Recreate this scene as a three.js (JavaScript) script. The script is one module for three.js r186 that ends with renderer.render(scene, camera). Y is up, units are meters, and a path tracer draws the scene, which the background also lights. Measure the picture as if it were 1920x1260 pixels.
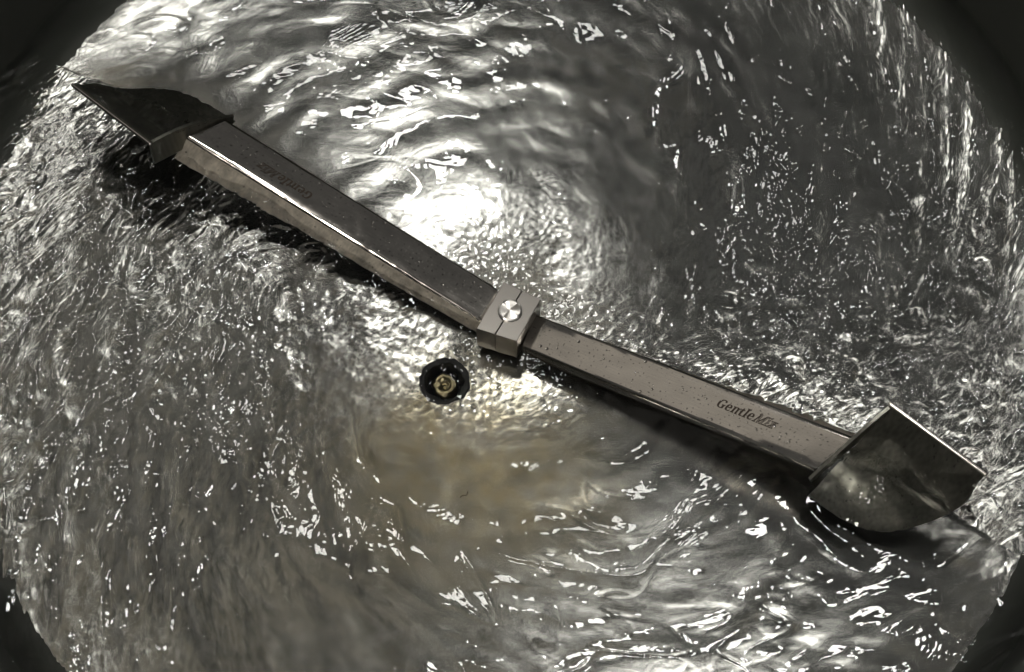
import * as THREE from 'three';
import { mergeGeometries, toCreasedNormals } from 'three/addons/utils/BufferGeometryUtils.js';
import { RectAreaLightUniformsLib } from 'three/addons/lights/RectAreaLightUniformsLib.js';
RectAreaLightUniformsLib.init();

// ---------- camera, lamps and fills, exposure ----------
const scene = new THREE.Scene();
const camera = new THREE.PerspectiveCamera(21.785, 1024 / 672, 0.05, 50);
camera.position.set(0.0026, 2.24615, 0.89216);
camera.lookAt(0.0026, 0, 0.0467);
const renderer = new THREE.WebGLRenderer({ antialias: true });
renderer.setSize(1024, 672);
renderer.toneMapping = THREE.LinearToneMapping;
renderer.toneMappingExposure = 1;
renderer.shadowMap.enabled = true;
scene.background = new THREE.Color().setRGB(0.066, 0.066, 0.064);      // the dim room over the open vat
const ZC = 0.036;                                                   // vat and agitator axis: x = 0, z = ZC
const LAMPS_AND_FILLS = [                                                     // at, aimed at, width, height, intensity
  { at: [-0.20, 2.85, -1.30], to: [-0.1, 0, -0.1], w: 0.34, h: 0.21, i: 29, c: [1, 0.985, 0.94], label: 'bright work lamp hung beyond the far rim of the vat' },
  { at: [0.75, 6.0, -0.55], to: [0.45, 0, 0.3], w: 0.8, h: 0.5, i: 58, c: [1, 0.985, 0.94], label: 'bright work lamp hung high up over the right half of the vat' },
  { at: [-0.19, 3.35, -0.80], to: [-0.05, 0, 0.25], w: 0.85, h: 0.52, i: 0.36, c: [1, 0.885, 0.67], label: 'wide dim tan fill panel added high over the middle of the vat' },  // added fill, unseen: gives the floor its warm tan reflection
  { at: [-1.45, 3.35, -1.45], to: [-0.9, 0, -1.45], w: 2.3, h: 1.0, i: 0.34, c: [1, 0.94, 0.84], label: 'wide dim pale fill panel added high over the far left of the vat' },  // added fill, unseen: brightens the top of the right arm
  { at: [-0.9, 1.9, 2.0], to: [-0.2, 0, 0], w: 0.4, h: 0.3, i: 50, c: [1, 0.96, 0.88], label: 'bright work lamp standing on the near side, behind the viewer' },
];
const SPARK = { at: [-0.12, 2.9, 0.35], r: 0.010, i: 0.9 };            // unseen small bulb, added to make the pin-point glints

// ---------- helpers ----------
const used = {};
function numbered(n) { used[n] = (used[n] ?? -1) + 1; return used[n] ? `${n}_${String(used[n]).padStart(3, '0')}` : n; }
function tag(o, label, category, group) { o.userData = { ...o.userData, label, category }; if (group) o.userData.group = group; return o; }
function thing(name, x = 0, y = 0, z = 0) { const g = new THREE.Group(); g.name = numbered(name); g.position.set(x, y, z); scene.add(g); return g; }
function mesh(name, geo, mat, parent = scene) {
  const m = new THREE.Mesh(geo, mat); m.name = parent === scene ? numbered(name) : name;
  m.castShadow = m.receiveShadow = true; parent.add(m); return m;
}
let seed = 7; const rnd = () => { seed = (seed * 1664525 + 1013904223) >>> 0; return seed / 4294967296; };
const PERM = new Uint8Array(512), GX = new Float32Array(256), GY = new Float32Array(256);
{ const p = [...Array(256).keys()]; for (let i = 255; i > 0; i--) { const j = Math.floor(rnd() * (i + 1)); [p[i], p[j]] = [p[j], p[i]]; }
  for (let i = 0; i < 512; i++) PERM[i] = p[i & 255];
  for (let i = 0; i < 256; i++) { const a = i / 256 * 2 * Math.PI; GX[i] = Math.cos(a); GY[i] = Math.sin(a); } }
function noise(x, y) {                                              // gradient noise, about -0.7 .. 0.7
  const X = Math.floor(x), Y = Math.floor(y), fx = x - X, fy = y - Y, xi = X & 255, yi = Y & 255;
  const u = fx * fx * fx * (fx * (fx * 6 - 15) + 10), v = fy * fy * fy * (fy * (fy * 6 - 15) + 10);
  const a = PERM[xi + PERM[yi]], b = PERM[xi + 1 + PERM[yi]], c = PERM[xi + PERM[yi + 1]], d = PERM[xi + 1 + PERM[yi + 1]];
  const n0 = GX[a] * fx + GY[a] * fy, n1 = GX[b] * (fx - 1) + GY[b] * fy, n2 = GX[c] * fx + GY[c] * (fy - 1), n3 = GX[d] * (fx - 1) + GY[d] * (fy - 1);
  return n0 + u * (n1 - n0) + v * (n2 - n0 + u * (n0 - n1 - n2 + n3));
}
const ss = (a, b, x) => { const t = Math.min(1, Math.max(0, (x - a) / (b - a))); return t * t * (3 - 2 * t); };
function dataTexture(n, f, srgb) {
  const d = new Uint8Array(n * n * 4);
  for (let j = 0; j < n; j++) for (let i = 0; i < n; i++) { const c = f((i + 0.5) / n, (j + 0.5) / n); d.set([c[0], c[1], c[2], 255], (j * n + i) * 4); }
  const t = new THREE.DataTexture(d, n, n); t.magFilter = THREE.LinearFilter; t.minFilter = THREE.LinearFilter; t.wrapS = t.wrapT = THREE.RepeatWrapping;
  if (srgb) t.colorSpace = THREE.SRGBColorSpace; t.needsUpdate = true; return t;
}

// ---------- the vat ----------
const FLOOR_R = 0.732, KNUCKLE = 0.04, WALL_R = FLOOR_R + KNUCKLE, WALL_TOP = 0.42;
const FLOOR_Y = [-0.012]; for (let k = 1; k <= 800; k++) { const r = (k - 0.5) / 1000; FLOOR_Y.push(FLOOR_Y[k - 1] + 0.001 * (0.074 * ss(0, 0.07, r) - 0.020 * ss(0.30, 0.48, r) + 0.10 * ss(0.52, 0.73, r))); }
const floorY = (r) => { const k = Math.min(799, Math.floor(r * 1000)), f = r * 1000 - k; return FLOOR_Y[k] + (FLOOR_Y[k + 1] - FLOOR_Y[k]) * f; };   // a shallow cone that flattens outwards
const DRAIN = { x: -0.0905, z: 0.117, r: 0.030 };
const floorTex = dataTexture(1024, (u, v) => {                      // brushed steel, with a warm reflection tinted in as a tan patch towards the near side
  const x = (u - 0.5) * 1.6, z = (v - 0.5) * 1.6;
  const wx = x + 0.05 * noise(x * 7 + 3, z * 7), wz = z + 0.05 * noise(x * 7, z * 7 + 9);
  const film = ss(0.25, 0.02, Math.hypot((wx + 0.05) / 1.15, wz - 0.235)) * (0.55 + 0.6 * noise(x * 22, z * 22) + 0.4 * noise(x * 60, z * 60 + 4));  // mask of the tan reflection put into the floor colour
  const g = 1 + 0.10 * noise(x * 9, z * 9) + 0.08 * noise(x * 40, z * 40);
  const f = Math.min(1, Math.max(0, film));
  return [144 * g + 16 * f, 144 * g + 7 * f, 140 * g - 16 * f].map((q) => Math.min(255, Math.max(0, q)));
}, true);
const floorRough = dataTexture(512, (u, v) => { const q = 88 + 16 * noise(u * 18, v * 18) + 14 * noise(u * 70, v * 70); return [q, q, q]; });
// steel of the arms: fine lengthwise brushing, dried spots, a wet film over the middle
const armRough = dataTexture(1024, (u, v) => {
  const s = u * 0.45, c = v * 0.06, film = ss(0.02, -0.02, u - 0.47 - 0.03 * noise(v * 5, 3)) * ss(0.1, 0.2, u);
  const q = 128 + 34 * noise(s * 60, c * 2600) + 26 * noise(s * 90, c * 90) + 60 * ss(0.32, 0.5, noise(s * 300, c * 300)) - 22 * film;
  return [q, q, q].map((x) => Math.min(190, Math.max(40, x)));
});
const armColor = dataTexture(1024, (u, v) => {
  const s = u * 0.45, c = v * 0.06, spot = ss(0.36, 0.5, noise(s * 260 + 9, c * 260)), g = 1 + 0.05 * noise(s * 40, c * 1800) + 0.06 * noise(s * 25, c * 60) - 0.35 * spot;
  return [203 * g, 197 * g, 189 * g].map((x) => Math.min(255, Math.max(0, x)));
}, true);
const scaleColor = dataTexture(512, (u, v) => {
  const s = u * 0.45, c = v * 0.06, n = noise(s * 40, c * 60) + 0.6 * noise(s * 110, c * 160) + 0.4 * noise(s * 400, c * 400), g = 1 + 0.28 * n - 0.5 * ss(0.42, 0.55, noise(s * 300 + 5, c * 500));
  return [191 * g, 182 * g, 168 * g].map((x) => Math.min(255, Math.max(0, x)));
}, true);
const dullColor = dataTexture(512, (u, v) => {
  const g = 1 + 0.18 * noise(u * 10, v * 10) + 0.16 * noise(u * 40, v * 40) - 0.45 * ss(0.25, 0.5, noise(u * 24 + 4, v * 24)) * ss(0, 0.4, noise(u * 90, v * 90));
  return [124 * g, 123 * g, 114 * g].map((x) => Math.min(255, Math.max(0, x)));
}, true);
const M = {
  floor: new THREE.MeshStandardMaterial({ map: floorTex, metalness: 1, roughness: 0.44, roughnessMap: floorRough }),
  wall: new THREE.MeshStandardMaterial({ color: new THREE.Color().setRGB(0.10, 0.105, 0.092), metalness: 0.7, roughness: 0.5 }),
  water: new THREE.MeshPhysicalMaterial({ color: 0xffffff, transmission: 1, thickness: 0.1, ior: 1.333, roughness: 0, metalness: 0 }),
  steel: new THREE.MeshPhysicalMaterial({ color: new THREE.Color().setRGB(0.60, 0.57, 0.53), metalness: 1, roughness: 0.17 }),
  plate: new THREE.MeshPhysicalMaterial({ map: armColor, metalness: 1, roughness: 0.30, roughnessMap: armRough }),
  block: new THREE.MeshPhysicalMaterial({ color: new THREE.Color().setRGB(0.37, 0.345, 0.315), metalness: 1, roughness: 0.3 }),
  scaled: new THREE.MeshStandardMaterial({ map: scaleColor, metalness: 0.35, roughness: 0.5 }),
  dull: new THREE.MeshStandardMaterial({ map: dullColor, metalness: 0.9, roughness: 0.30 }),
  turned: new THREE.MeshPhysicalMaterial({ color: new THREE.Color().setRGB(0.72, 0.69, 0.65), metalness: 1, roughness: 0.3, anisotropy: 1, anisotropyRotation: Math.PI / 2 }),
  rubber: new THREE.MeshStandardMaterial({ color: new THREE.Color().setRGB(0.012, 0.012, 0.01), roughness: 0.6 }),
  brass: new THREE.MeshStandardMaterial({ color: new THREE.Color().setRGB(0.55, 0.47, 0.28), metalness: 1, roughness: 0.3 }),
};
const vat = thing('steel_vat', 0, 0, ZC);
tag(vat, 'round stainless steel vat full of swirling water, seen from above', 'vat');
{
  const NA = 256, NT = 90, pos = [], uv = [], idx = [];
  for (let t = 0; t <= NT; t++) for (let a = 0; a <= NA; a++) {
    const an = a / NA * 2 * Math.PI, k = (t / NT), dx = DRAIN.x + DRAIN.r * Math.cos(an), dz = DRAIN.z - ZC + DRAIN.r * Math.sin(an);
    const x = dx + (FLOOR_R * Math.cos(an) - dx) * k, z = dz + (FLOOR_R * Math.sin(an) - dz) * k;
    pos.push(x, floorY(Math.hypot(x, z)), z); uv.push(x / 1.6 + 0.5, (z + ZC) / 1.6 + 0.5);
  }
  for (let t = 0; t < NT; t++) for (let a = 0; a < NA; a++) { const p = t * (NA + 1) + a, q = p + NA + 1; idx.push(p, p + 1, q, q, p + 1, q + 1); }
  const g = new THREE.BufferGeometry(); g.setAttribute('position', new THREE.Float32BufferAttribute(pos, 3)); g.setAttribute('uv', new THREE.Float32BufferAttribute(uv, 2)); g.setIndex(idx); g.computeVertexNormals();
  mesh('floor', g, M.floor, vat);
  const prof = [], y0 = floorY(FLOOR_R), s = Math.atan(0.27 / FLOOR_R);
  for (let k = 0; k <= 10; k++) { const a = k / 10 * Math.PI / 2; prof.push(new THREE.Vector2(FLOOR_R + KNUCKLE * Math.sin(a), y0 + KNUCKLE * (1 - Math.cos(a)) + KNUCKLE * 0.35 * Math.sin(a))); }
  for (const y of [0.2, 0.3, WALL_TOP]) prof.push(new THREE.Vector2(WALL_R, y));
  for (let k = 1; k <= 8; k++) { const a = k / 8 * Math.PI; prof.push(new THREE.Vector2(WALL_R + 0.015 - 0.015 * Math.cos(a), WALL_TOP + 0.015 * Math.sin(a))); }
  prof.push(new THREE.Vector2(WALL_R + 0.03, 0.0));
  mesh('wall', new THREE.LatheGeometry(prof, 192), M.wall, vat);
  // drain: a pipe let into the floor, a rubber lip round it and a valve disc down inside
  const yd = floorY(Math.hypot(DRAIN.x, DRAIN.z - ZC));
  const outlet = new THREE.Group(); outlet.name = 'drain_outlet'; outlet.position.set(DRAIN.x, yd, DRAIN.z - ZC); vat.add(outlet);
  const pipe = [[DRAIN.r + 0.001, 0.001], [DRAIN.r - 0.004, -0.003], [DRAIN.r - 0.006, -0.05], [DRAIN.r - 0.006, -0.06]].map(([x, y]) => new THREE.Vector2(x, y));
  mesh('pipe', new THREE.LatheGeometry(pipe, 64), M.rubber, outlet);
  const lip = [[DRAIN.r - 0.003, 0.001], [DRAIN.r - 0.002, 0.003], [DRAIN.r + 0.004, 0.003], [DRAIN.r + 0.005, 0.001]].map(([x, y]) => new THREE.Vector2(x, y));
  mesh('gasket', new THREE.LatheGeometry(lip, 64), M.rubber, outlet);
  const disc = [[0, -0.024], [0.003, -0.024], [0.004, -0.021], [0.006, -0.021], [0.007, -0.025], [0.012, -0.026], [0.0135, -0.024], [0.016, -0.025], [0.019, -0.029], [0.020, -0.04], [0, -0.04]].map(([x, y]) => new THREE.Vector2(x, y));
  mesh('valve_disc', new THREE.LatheGeometry(disc, 48), M.brass, outlet);
  mesh('pipe_end', new THREE.CircleGeometry(DRAIN.r - 0.005, 48).rotateX(-Math.PI / 2).translate(0, -0.06, 0), M.rubber, outlet);
}

// ---------- the agitator ----------
const ag = thing('agitator', 0, 0, ZC);
tag(ag, 'two-armed stainless steel agitator with scoop blades lying across the swirling water', 'agitator');
const V = (x, y, z) => new THREE.Vector3(x, y, z);
const C = { iu: V(0.0426, 0.0413, -0.0031), il: V(0.0228, 0.0441, 0.0465), ou: V(0.4194, 0.1651, 0.203), ol: V(0.3708, 0.1456, 0.2401),
  E1: V(0.4681, 0.208, 0.178), E2: V(0.5774, 0.2046, 0.2662), B1: V(0.373, 0.1425, 0.2531), a1: V(0.4213, 0.085, 0.289), a2: V(0.4826, 0.085, 0.306), a3: V(0.5609, 0.105, 0.2889) };
function sweep(stations, profile) {                                 // closed profile carried along frames {o, c, n}; capped
  const pos = [], uv = [], idx = [], N = profile.length;
  stations.forEach((f, s) => { for (const [c, n] of profile) { const p = f.o.clone().addScaledVector(f.c, c).addScaledVector(f.n, n); pos.push(p.x, p.y, p.z); uv.push(s / (stations.length - 1), (c + n * 0.5) / 0.06); } });
  for (let s = 0; s < stations.length - 1; s++) for (let k = 0; k < N; k++) { const a = s * N + k, b = s * N + (k + 1) % N; idx.push(a, b, a + N, b, b + N, a + N); }
  const tri = THREE.ShapeUtils.triangulateShape(profile.map(([x, y]) => new THREE.Vector2(x, y)), []), e = (stations.length - 1) * N;
  for (const [a, b, c] of tri) { idx.push(a, b, c); idx.push(e + c, e + b, e + a); }
  const g = new THREE.BufferGeometry(); g.setAttribute('position', new THREE.Float32BufferAttribute(pos, 3)); g.setAttribute('uv', new THREE.Float32BufferAttribute(uv, 2)); g.setIndex(idx);
  return toCreasedNormals(g, 0.5);
}
function armGeometry() {
  const st = [];
  for (let k = 0; k <= 20; k++) {
    const s = -0.02 + 1.045 * k / 20, L = C.il.clone().lerp(C.ol, s), U = C.iu.clone().lerp(C.ou, s), c = U.clone().sub(L), w = c.length(); c.normalize();
    const t = C.ol.clone().sub(C.il).lerp(C.ou.clone().sub(C.iu), 0.5).normalize(), n = c.clone().cross(t).normalize(); if (n.y < 0) n.negate();
    st.push({ o: L, c, n, w });
  }
  const w = 0.052, T = 0.003;
  const frames = st.map((f) => ({ o: f.o, c: f.c.clone().multiplyScalar(f.w / w), n: f.n }));
  const arc = (cx, cy, r, a0, a1) => Array.from({ length: 7 }, (_, k) => { const a = a0 + (a1 - a0) * k / 6; return [cx + r * Math.cos(a), cy + r * Math.sin(a)]; });
  const H = Math.PI / 2;
  const plate = [[0, -0.025], ...arc(0.005, -0.005, 0.005, 2 * H, H), [0.0058, 0], [0.012, 0], [w - 0.012, 0], [w - 0.0058, 0], ...arc(w - 0.005, -0.005, 0.005, H, 0), ...arc(w - 0.005, -0.005, 0.002, 0, H), ...arc(0.005, -0.005, 0.002, H, 2 * H), [T, -0.025]];
  const flange = [[w, -0.0052], [w + 0.009, -0.048], [w + 0.006, -0.048], [w - T, -0.0052]];   // shallower towards the hub
  const deep = frames.map((f, k) => ({ ...f, n: f.n.clone().multiplyScalar(0.6 + 0.4 * k / 20), o: f.o.clone().addScaledVector(f.n, -0.0052 * (0.4 - 0.4 * k / 20)) }));
  return [sweep(frames, plate), sweep(deep, flange)];
}
const [armG, flangeG] = armGeometry();
// lettering, drawn once: dark etched "Gentle" in bold and "Mix" in outlined italics
function letteringTexture() {
  const cv = document.createElement('canvas'); cv.width = 1024; cv.height = 256; const x = cv.getContext('2d');
  x.fillStyle = '#000'; x.fillRect(0, 0, 1024, 256); x.fillStyle = '#fff'; x.strokeStyle = '#fff';
  x.font = 'bold 188px serif'; x.fillText('Gentle', 10, 180); const w = x.measureText('Gentle').width;
  x.font = 'italic 188px serif'; x.lineWidth = 7; x.strokeText('Mix', 14 + w, 180);
  const t = new THREE.CanvasTexture(cv); return { t, w: 14 + w + x.measureText('Mix').width };
}
const lett = letteringTexture();
console.log('lettering width', lett.w);
M.etch = new THREE.MeshStandardMaterial({ color: new THREE.Color().setRGB(0.035, 0.022, 0.012), roughness: 0.7, alphaMap: lett.t, transparent: true });
function surf(s, c, lift) {                                         // point on the arm's top: s along, c across (0 lower .. 1 upper)
  const L = C.il.clone().lerp(C.ol, s), U = C.iu.clone().lerp(C.ou, s), cc = U.clone().sub(L), t = C.ol.clone().sub(C.il).lerp(C.ou.clone().sub(C.iu), 0.5).normalize();
  const n = cc.clone().normalize().cross(t).normalize(); if (n.y < 0) n.negate();
  return L.addScaledVector(cc, c).addScaledVector(n, lift);
}
function letteringGeometry() {
  const NX = 24, pos = [], uv = [], idx = [], c0 = 0.37, c1 = 0.78, s0 = 0.635, s1 = s0 + 0.19 * 1024 / lett.w;
  for (let i = 0; i <= NX; i++) for (const j of [0, 1]) { const p = surf(s0 + (s1 - s0) * i / NX, c0 + (c1 - c0) * j, 0.0004); pos.push(p.x, p.y, p.z); uv.push(i / NX, j); }
  for (let i = 0; i < NX; i++) { const a = i * 2; idx.push(a, a + 2, a + 1, a + 1, a + 2, a + 3); }
  const g = new THREE.BufferGeometry(); g.setAttribute('position', new THREE.Float32BufferAttribute(pos, 3)); g.setAttribute('uv', new THREE.Float32BufferAttribute(uv, 2)); g.setIndex(idx); g.computeVertexNormals(); return g;
}
const letG = letteringGeometry();
// scoop: a sheet folded down from its straight top edge, closed towards the arm by an upright end wall
function slab(rows, th) {                                           // rows of points -> sheet with thickness
  const nr = rows.length, nc = rows[0].length, grid = new THREE.BufferGeometry(), pos = [], idx = [];
  for (const r of rows) for (const p of r) pos.push(p.x, p.y, p.z);
  for (let i = 0; i < nr - 1; i++) for (let j = 0; j < nc - 1; j++) { const a = i * nc + j; idx.push(a, a + nc, a + 1, a + 1, a + nc, a + nc + 1); }
  grid.setAttribute('position', new THREE.Float32BufferAttribute(pos, 3)); grid.setIndex(idx); grid.computeVertexNormals();
  const nn = grid.attributes.normal, off = nr * nc;
  for (let k = 0; k < off; k++) pos.push(pos[k * 3] - nn.getX(k) * th, pos[k * 3 + 1] - nn.getY(k) * th, pos[k * 3 + 2] - nn.getZ(k) * th);
  const top = idx.length; for (let k = 0; k < top; k += 3) idx.push(off + idx[k], off + idx[k + 2], off + idx[k + 1]);
  const rim = []; for (let j = 0; j < nc; j++) rim.push(j); for (let i = 1; i < nr; i++) rim.push(i * nc + nc - 1); for (let j = nc - 2; j >= 0; j--) rim.push((nr - 1) * nc + j); for (let i = nr - 2; i > 0; i--) rim.push(i * nc);
  for (let k = 0; k < rim.length; k++) { const a = rim[k], b = rim[(k + 1) % rim.length]; idx.push(a, b, a + off, b, b + off, a + off); }
  const g = new THREE.BufferGeometry(); g.setAttribute('position', new THREE.Float32BufferAttribute(pos, 3)); g.setAttribute('uv', new THREE.Float32BufferAttribute(pos.flatMap((v, k) => k % 3 === 0 ? [v * 5] : k % 3 === 2 ? [v * 5] : []), 2)); g.setIndex(idx); return toCreasedNormals(g, 0.6);
}
function scoopSheet() {
  const bottom = new THREE.CatmullRomCurve3([C.B1.clone().add(V(0.006, -0.045, 0.012)), C.a1, C.a2, C.a3.clone().add(V(-0.002, 0.05, 0.004)), C.E2.clone().add(V(-0.010, -0.016, 0.013))]);
  const rows = []; for (let i = 0; i <= 8; i++) { const t = i / 8, r = []; for (let j = 0; j <= 20; j++) { const k = j / 20, top = C.E1.clone().lerp(C.E2, k), b = bottom.getPoint(k); const p = top.clone().lerp(b, t); p.y -= (0.006 + 0.034 * (1 - k) ** 2) * Math.sin(Math.PI * t); r.push(p); } rows.push(r); }
  return slab(rows, -0.004);
}
function scoopWall() {
  const rows = [[], []];
  for (let j = 0; j <= 16; j++) { const k = j / 16, top = C.E1.clone().lerp(C.B1, k); top.y += 0.022 * Math.sin(Math.PI * Math.min(1, k)) * (k > 0 ? 1 : 0) * 0.6; const low = top.clone(); low.y = Math.min(top.y - 0.004, 0.208 - 0.054 - 0.03 * k); low.x += 0.004; low.z -= 0.002; rows[0].push(top); rows[1].push(low); }
  return slab(rows, 0.004);
}
const rolled = mergeGeometries([new THREE.TubeGeometry(new THREE.LineCurve3(C.E1, C.E2), 24, 0.0028, 10), new THREE.SphereGeometry(0.0028, 10, 8).translate(...C.E1.toArray()), new THREE.SphereGeometry(0.0028, 10, 8).translate(...C.E2.toArray())]);
const scoopS = scoopSheet(), scoopW = scoopWall();
for (const k of [0, 1]) {
  const arm = mesh('arm', armG, M.plate, ag); mesh('side_flange', flangeG, M.scaled, arm); mesh('lettering', letG, M.etch, arm).castShadow = false; arm.rotation.y = k * Math.PI;
  const scoop = mesh('scoop_blade', scoopS, M.dull, ag); mesh('end_wall', scoopW, M.dull, scoop); mesh('rolled_edge', rolled, M.steel, scoop); scoop.rotation.y = k * Math.PI;
}
{ // split clamp block round the shaft, with the shaft's turned end
  const h = [V(-0.0082, 0, -0.0446), V(0.0405, 0, -0.0185), V(0.0087, 0, 0.0439), V(-0.0438, 0, 0.0254)];
  const mid = (a, b, k) => a.clone().lerp(b, k), gap = 0.0011;
  const half = (pts) => { const sh = new THREE.Shape(pts.map((p) => new THREE.Vector2(p.x, -p.z))); return toCreasedNormals(new THREE.ExtrudeGeometry(sh, { depth: 0.052, bevelEnabled: true, bevelSize: 0.0008, bevelThickness: 0.0008, bevelSegments: 2 }).rotateX(-Math.PI / 2).translate(0, 0.0122, 0), 0.1); };
  const TB = (g) => g.translate(0, -0.065, 0).rotateX(-0.12).translate(0, 0.065, 0);
  const u0 = mid(h[0], h[1], 0.5), l0 = mid(h[3], h[2], 0.46), dir = h[1].clone().sub(h[0]).normalize().multiplyScalar(gap);
  mesh('clamp_block', TB(half([h[0], h[3], l0.clone().sub(dir), u0.clone().sub(dir)])), M.block, ag);
  mesh('clamp_block', TB(half([u0.clone().add(dir), l0.clone().add(dir), h[2], h[1]])), M.block, ag);
  const R = 0.0165, cap = new THREE.LatheGeometry([[0, 0.0715], [0.0135, 0.0705], [0.0155, 0.0695], [R, 0.0675], [R, 0.06]].map(([x, y]) => new THREE.Vector2(x, y)), 96);
  mesh('shaft_end', toCreasedNormals(cap, 0.35), M.turned, ag);
}

// ---------- the water ----------
const ARM_T = Math.atan2(0.22, 0.40);
function waterY(x, zz) {
  const z = zz - ZC, r = Math.hypot(x, z), th = Math.atan2(z, x);
  let y = 0.034 + 0.068 * ss(0.03, 0.47, r) + 0.018 * r * r / 0.5476;
  let ph = (th - ARM_T) % Math.PI; if (ph < 0) ph += Math.PI;       // 0 just past an arm on its leading side .. PI just before the next
  const far = ss(0.10, 0.36, r);
  const turb = far * (0.10 + 0.9 * ss(0.42 * Math.PI, 0.97 * Math.PI, ph)) * (r < 0.66 && ph < 0.3 ? 1 : 1);
  const band = far * ss(0.0, 0.25, ph) * ss(2.1, 1.2, ph);
  // height step across the arm: low in the wake, piled up ahead
  const d = r * Math.sin(ph), along = ss(0.05, 0.2, r) * ss(0.72, 0.6, r);
  y += along * (ph < Math.PI / 2 ? 0.019 * ss(0.12, 0.36, r) * Math.exp(-d / 0.04) : 0.032 * ss(0.16, 0.42, r) * Math.exp(-d / 0.055));
  { const k = x > 0 ? 1 : -1, px = k * x - 0.523, pz = k * z - 0.222, u = 0.778 * px + 0.628 * pz, v = -0.628 * px + 0.778 * pz;   // heaped up inside each scoop
    const pool = Math.exp(-(((v - 0.062) / 0.048) ** 2) - ((u + 0.025) / 0.055) ** 2); y += pool * (0.026 + 0.003 * noise(x * 50, z * 50) + 0.0022 * noise(x * 120, z * 120)) + (k > 0 ? 0.0019 * Math.sin(2 * Math.PI * (Math.hypot(u * 0.8, v + 0.10) + 0.030 * noise(x * 9, z * 9) + 0.010 * noise(x * 26, z * 26)) / 0.048) * ss(0.08, 0.13, v) * ss(0.34, 0.18, v) * Math.exp(-((u / 0.17) ** 2)) * (0.5 + noise(x * 14 + 3, z * 14)) : 0); }
  // sheared coordinates follow the rotation
  const a = -1.7 * r, ca = Math.cos(a), sa = Math.sin(a), sx = ca * x + sa * z, sz = -sa * x + ca * z;
  const w1 = noise(sx * 9 + 1.7, sz * 9), w2 = noise(sx * 9, sz * 9 + 5.2), w3 = noise(x * 30, z * 30), w4 = noise(x * 30 + 8, z * 30 + 2);
  // long banded swell
  y += band * 0.0012 * Math.sin(2 * Math.PI * r / 0.058 + 5 * w1 + 2.5 * noise(x * 5, z * 5)) * ss(-0.5, 0.4, noise(x * 7 + 4, z * 7));
  y += 0.0030 * band * Math.exp(-(((r - 0.285 + 0.02 * w1) / 0.020) ** 2)) * ss(0.35, 0.7, ph) * ss(1.9, 1.3, ph);
  // gentle swell everywhere
  y += (ss(0.77, 0.66, r) * 0.75 + 0.25) * (0.0030 * noise(sx * 8, sz * 8) + 0.0016 * noise(sx * 19 + 0.8 * w1, sz * 19 + 0.8 * w2));
  y += 0.00045 * noise((sx + 0.01 * w2) * 44, (sz + 0.01 * w1) * 44);
  // turbulence: warped octaves, the middle ones ridged
  let f = 24, amp = 0.0052, t = 0; const qx = sx + 0.022 * w1 + 0.004 * w3, qz = sz + 0.022 * w2 + 0.004 * w4;
  for (let o = 0; o < 4; o++) { const n = noise(qx * f + 3.1 * o, qz * f + 7.7 * o); t += amp * (o === 3 ? 0.45 : 1) * (o === 1 || o === 2 ? 0.4 - 1.3 * Math.sqrt(n * n + 0.0005) : n); f *= 2.05; amp *= 0.5; }
  y += 0.9 * (turb * (1 + 0.6 * ss(0.4, 0.6, r)) + (ph > Math.PI / 2 ? 1.6 * along * Math.exp(-d / 0.06) : 0)) * (ss(0.765, 0.70, r) * 0.7 + 0.3) * t;
  // long thin veins drawn out by the flow, and choppy water round the hub and drain
  const v0 = noise(sx * 7.5 + 0.5 * w1 + 4.4, sz * 7.5 + 0.5 * w2), v9 = noise(sx * 13 + 0.4 * w2, sz * 13 + 2.2);
  y += 0.0007 * far * Math.exp(-((v0 / 0.028) ** 2)) * ss(-0.1, 0.25, noise(x * 4 + 9, z * 4)) + 0.0007 * Math.exp(-(((v9 - 0.1) / 0.04) ** 2)) * ss(-0.05, 0.3, noise(x * 5, z * 5 + 6)) * far;
  y += ss(0.30, 0.08, r) * (0.0008 * noise(x * 65 + 2 * w3, z * 65) + 0.00045 * noise(x * 140, z * 140 + 2 * w4));
  y += 0.0013 * Math.exp(-((Math.hypot(x - DRAIN.x, z - DRAIN.z + ZC) / 0.06) ** 2)) * noise(x * 105 + 3, z * 105);
  // fine ripples
  const patch = ss(-0.1, 0.35, noise(x * 6 + 11, z * 6)), v1 = 0.0035 * w3, v2 = 0.0035 * w4;
  const rim = ss(0.765, 0.70, r) * 0.75 + 0.25;
  y += rim * (0.14 + 0.30 * turb) * (0.00034 * noise((x + v1) * 110, (z + v2) * 110) + 0.00018 * noise((x + v2) * 230, (z + v1) * 230));
  y += patch * 0.00006 * Math.sin(2 * Math.PI * (r * 130 + 6 * noise(x * 14, z * 14 + 3)));
  return y;
}
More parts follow.
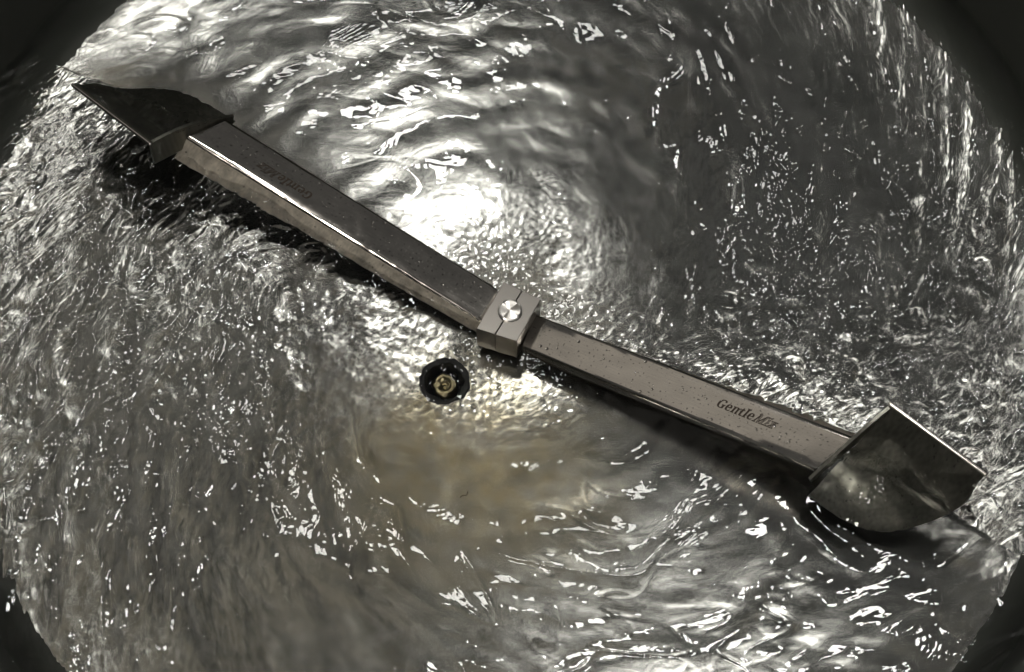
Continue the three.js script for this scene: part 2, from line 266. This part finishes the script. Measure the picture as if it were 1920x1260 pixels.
{
  const X0 = -0.80, X1 = 0.80, Z0 = -0.62, Z1 = 0.62, S = 0.0014, NX = Math.round((X1 - X0) / S), NZ = Math.round((Z1 - Z0) / S), lim = WALL_R + 0.012;
  const id = new Int32Array((NX + 1) * (NZ + 1)).fill(-1), pos = [], idx = []; let n = 0;
  for (let j = 0; j <= NZ; j++) for (let i = 0; i <= NX; i++) { const x = X0 + i * S, z = Z0 + j * S; if (Math.hypot(x, z - ZC) > lim) continue; id[j * (NX + 1) + i] = n++; pos.push(x, waterY(x, z), z); }
  for (let j = 0; j < NZ; j++) for (let i = 0; i < NX; i++) { const a = id[j * (NX + 1) + i], b = id[j * (NX + 1) + i + 1], c = id[(j + 1) * (NX + 1) + i], d = id[(j + 1) * (NX + 1) + i + 1]; if (a < 0 || b < 0 || c < 0 || d < 0) continue; idx.push(a, c, b, b, c, d); }
  // boils: small rounded swellings in the churned water behind each arm
  for (let k = 0; k < 150; k++) {
    const r = 0.28 + 0.42 * rnd(), ph = Math.PI - 0.05 - 0.75 * rnd() ** 1.6, th = ARM_T + ph + (k % 2 ? Math.PI : 0), cx = r * Math.cos(th), cz = ZC + r * Math.sin(th), R = 0.006 + 0.014 * rnd() ** 2, h = R * (0.10 + 0.14 * rnd()), ex = 0.6 + 0.8 * rnd();
    const i0 = Math.floor((cx - 1.5 * R - X0) / S), i1 = Math.ceil((cx + 1.5 * R - X0) / S), j0 = Math.floor((cz - 1.5 * R - Z0) / S), j1 = Math.ceil((cz + 1.5 * R - Z0) / S);
    for (let j = Math.max(0, j0); j <= Math.min(NZ, j1); j++) for (let i = Math.max(0, i0); i <= Math.min(NX, i1); i++) {
      const v = id[j * (NX + 1) + i]; if (v < 0) continue;
      const dx = X0 + i * S - cx, dz = Z0 + j * S - cz, q = (dx * dx * ex + dz * dz / ex) / (R * R) + 0.25 * noise(dx * 180 + k, dz * 180); if (q < 1) pos[v * 3 + 1] += h * Math.sqrt(1 - Math.max(0, q)) * Math.min(1, (1 - q) * 3);
    }
  }
  const g = new THREE.BufferGeometry(); g.setAttribute('position', new THREE.Float32BufferAttribute(pos, 3)); g.setIndex(idx); g.computeVertexNormals();
  const w = mesh('water', g, M.water); w.userData.kind = 'structure';
  console.log('water triangles', idx.length / 3);
}

// ---------- small things on and in the water ----------
M.film = new THREE.MeshPhysicalMaterial({ color: 0xffffff, transmission: 1, thickness: 0, roughness: 0, ior: 1.33 });
{
  const at = (x, z) => V(x, waterY(x, z), z);
  let first = null;
  for (const [x, z, r, where] of [[-0.595, -0.21, 0.007, 'below the left scoop tip'], [0.40, 0.118, 0.0075, 'just above the outer end of the right arm'], [0.60, 0.17, 0.011, 'beside the right scoop'], [-0.30, -0.02, 0.007, 'below the middle of the left arm'], [0.585, 0.02, 0.008, 'well above the right scoop']]) {
    let o; if (!first) o = first = mesh('bubble', new THREE.SphereGeometry(1, 32, 16, 0, 2 * Math.PI, 0, Math.PI * 0.52), M.film);
    else { o = first.clone(); o.name = numbered('bubble'); scene.add(o); }
    tag(o, 'clear bubble on the churned water ' + where, 'bubble', 'bubbles on the churned water'); o.position.copy(at(x, z)); o.scale.setScalar(r);
  }
  const tw = new THREE.CatmullRomCurve3([V(-0.006, 0.001, 0.004), V(-0.002, 0.002, 0.001), V(0.002, 0.001, 0.001), V(0.004, 0.002, -0.004)]);
  const twig = tag(mesh('twig', new THREE.TubeGeometry(tw, 16, 0.0007, 6), new THREE.MeshStandardMaterial({ color: new THREE.Color().setRGB(0.03, 0.022, 0.012), roughness: 0.8 })), 'tiny dark crooked twig afloat below the drain', 'twig');
  twig.position.copy(at(-0.058, 0.293));
  // beads of water on the arms and blade edges
  const drops = [], bead = (p, r) => { const g = new THREE.SphereGeometry(r, 10, 8); g.scale(1, 0.6, 1).translate(p.x, p.y, p.z); drops.push(g); };
  for (let k = 0; k < 70; k++) { const s = rnd() ** 0.7, c = 0.08 + 0.86 * rnd(); bead(surf(s, c, 0.0002), 0.0006 + 0.0016 * rnd() ** 4); }
  for (let k = 0; k < 16; k++) { const p = C.E1.clone().lerp(C.B1, rnd()); p.y += 0.008; bead(p, 0.001 + 0.0008 * rnd()); }
  const g = mergeGeometries(drops);
  for (const k of [0, 1]) { const d = mesh('water_droplets', g, M.water, ag); d.rotation.y = k * Math.PI; d.userData.kind = 'stuff'; }
}

// ---------- lamps and added fill panels ----------
for (const L of LAMPS_AND_FILLS) {
  const o = thing('lamp_or_fill', ...L.at); tag(o, L.label, 'lamp'); o.lookAt(...L.to);
  const fr = new THREE.Shape([[-1, -1], [1, -1], [1, 1], [-1, 1]].map(([a, b]) => new THREE.Vector2(a * (L.w / 2 + 0.02), b * (L.h / 2 + 0.02))));
  mesh('housing', new THREE.ExtrudeGeometry(fr, { depth: 0.05, bevelEnabled: false }).translate(0, 0, -0.056), M.rubber, o);
  mesh('glowing_panel', new THREE.PlaneGeometry(L.w, L.h), new THREE.MeshStandardMaterial({ color: 0x222222, emissive: new THREE.Color().setRGB(...L.c), emissiveIntensity: Math.min(0.3, 0.05 * L.i) }), o);
  const light = new THREE.RectAreaLight(new THREE.Color().setRGB(...L.c), L.i, L.w, L.h); light.position.set(...L.at); light.lookAt(...L.to);
  light.position.add(V(...L.to).sub(light.position).normalize().multiplyScalar(0.004)); scene.add(light);
}
{
  const o = thing('glint_bulb', ...SPARK.at); tag(o, 'tiny bulb added over the water nearer the viewer to make glints', 'bulb');
  mesh('glass_bulb', new THREE.SphereGeometry(0.016, 24, 16), new THREE.MeshStandardMaterial({ color: 0x222222, emissive: new THREE.Color(1, 0.96, 0.88), emissiveIntensity: 2 }), o);
  mesh('socket', new THREE.CylinderGeometry(0.012, 0.014, 0.05, 24).translate(0, 0.04, 0), M.rubber, o);
  const p = new THREE.PointLight(new THREE.Color().setRGB(1, 0.97, 0.92), SPARK.i); p.position.set(...SPARK.at); p.castShadow = true; p.shadow.radius = SPARK.r / 0.02; scene.add(p);
}
renderer.render(scene, camera);
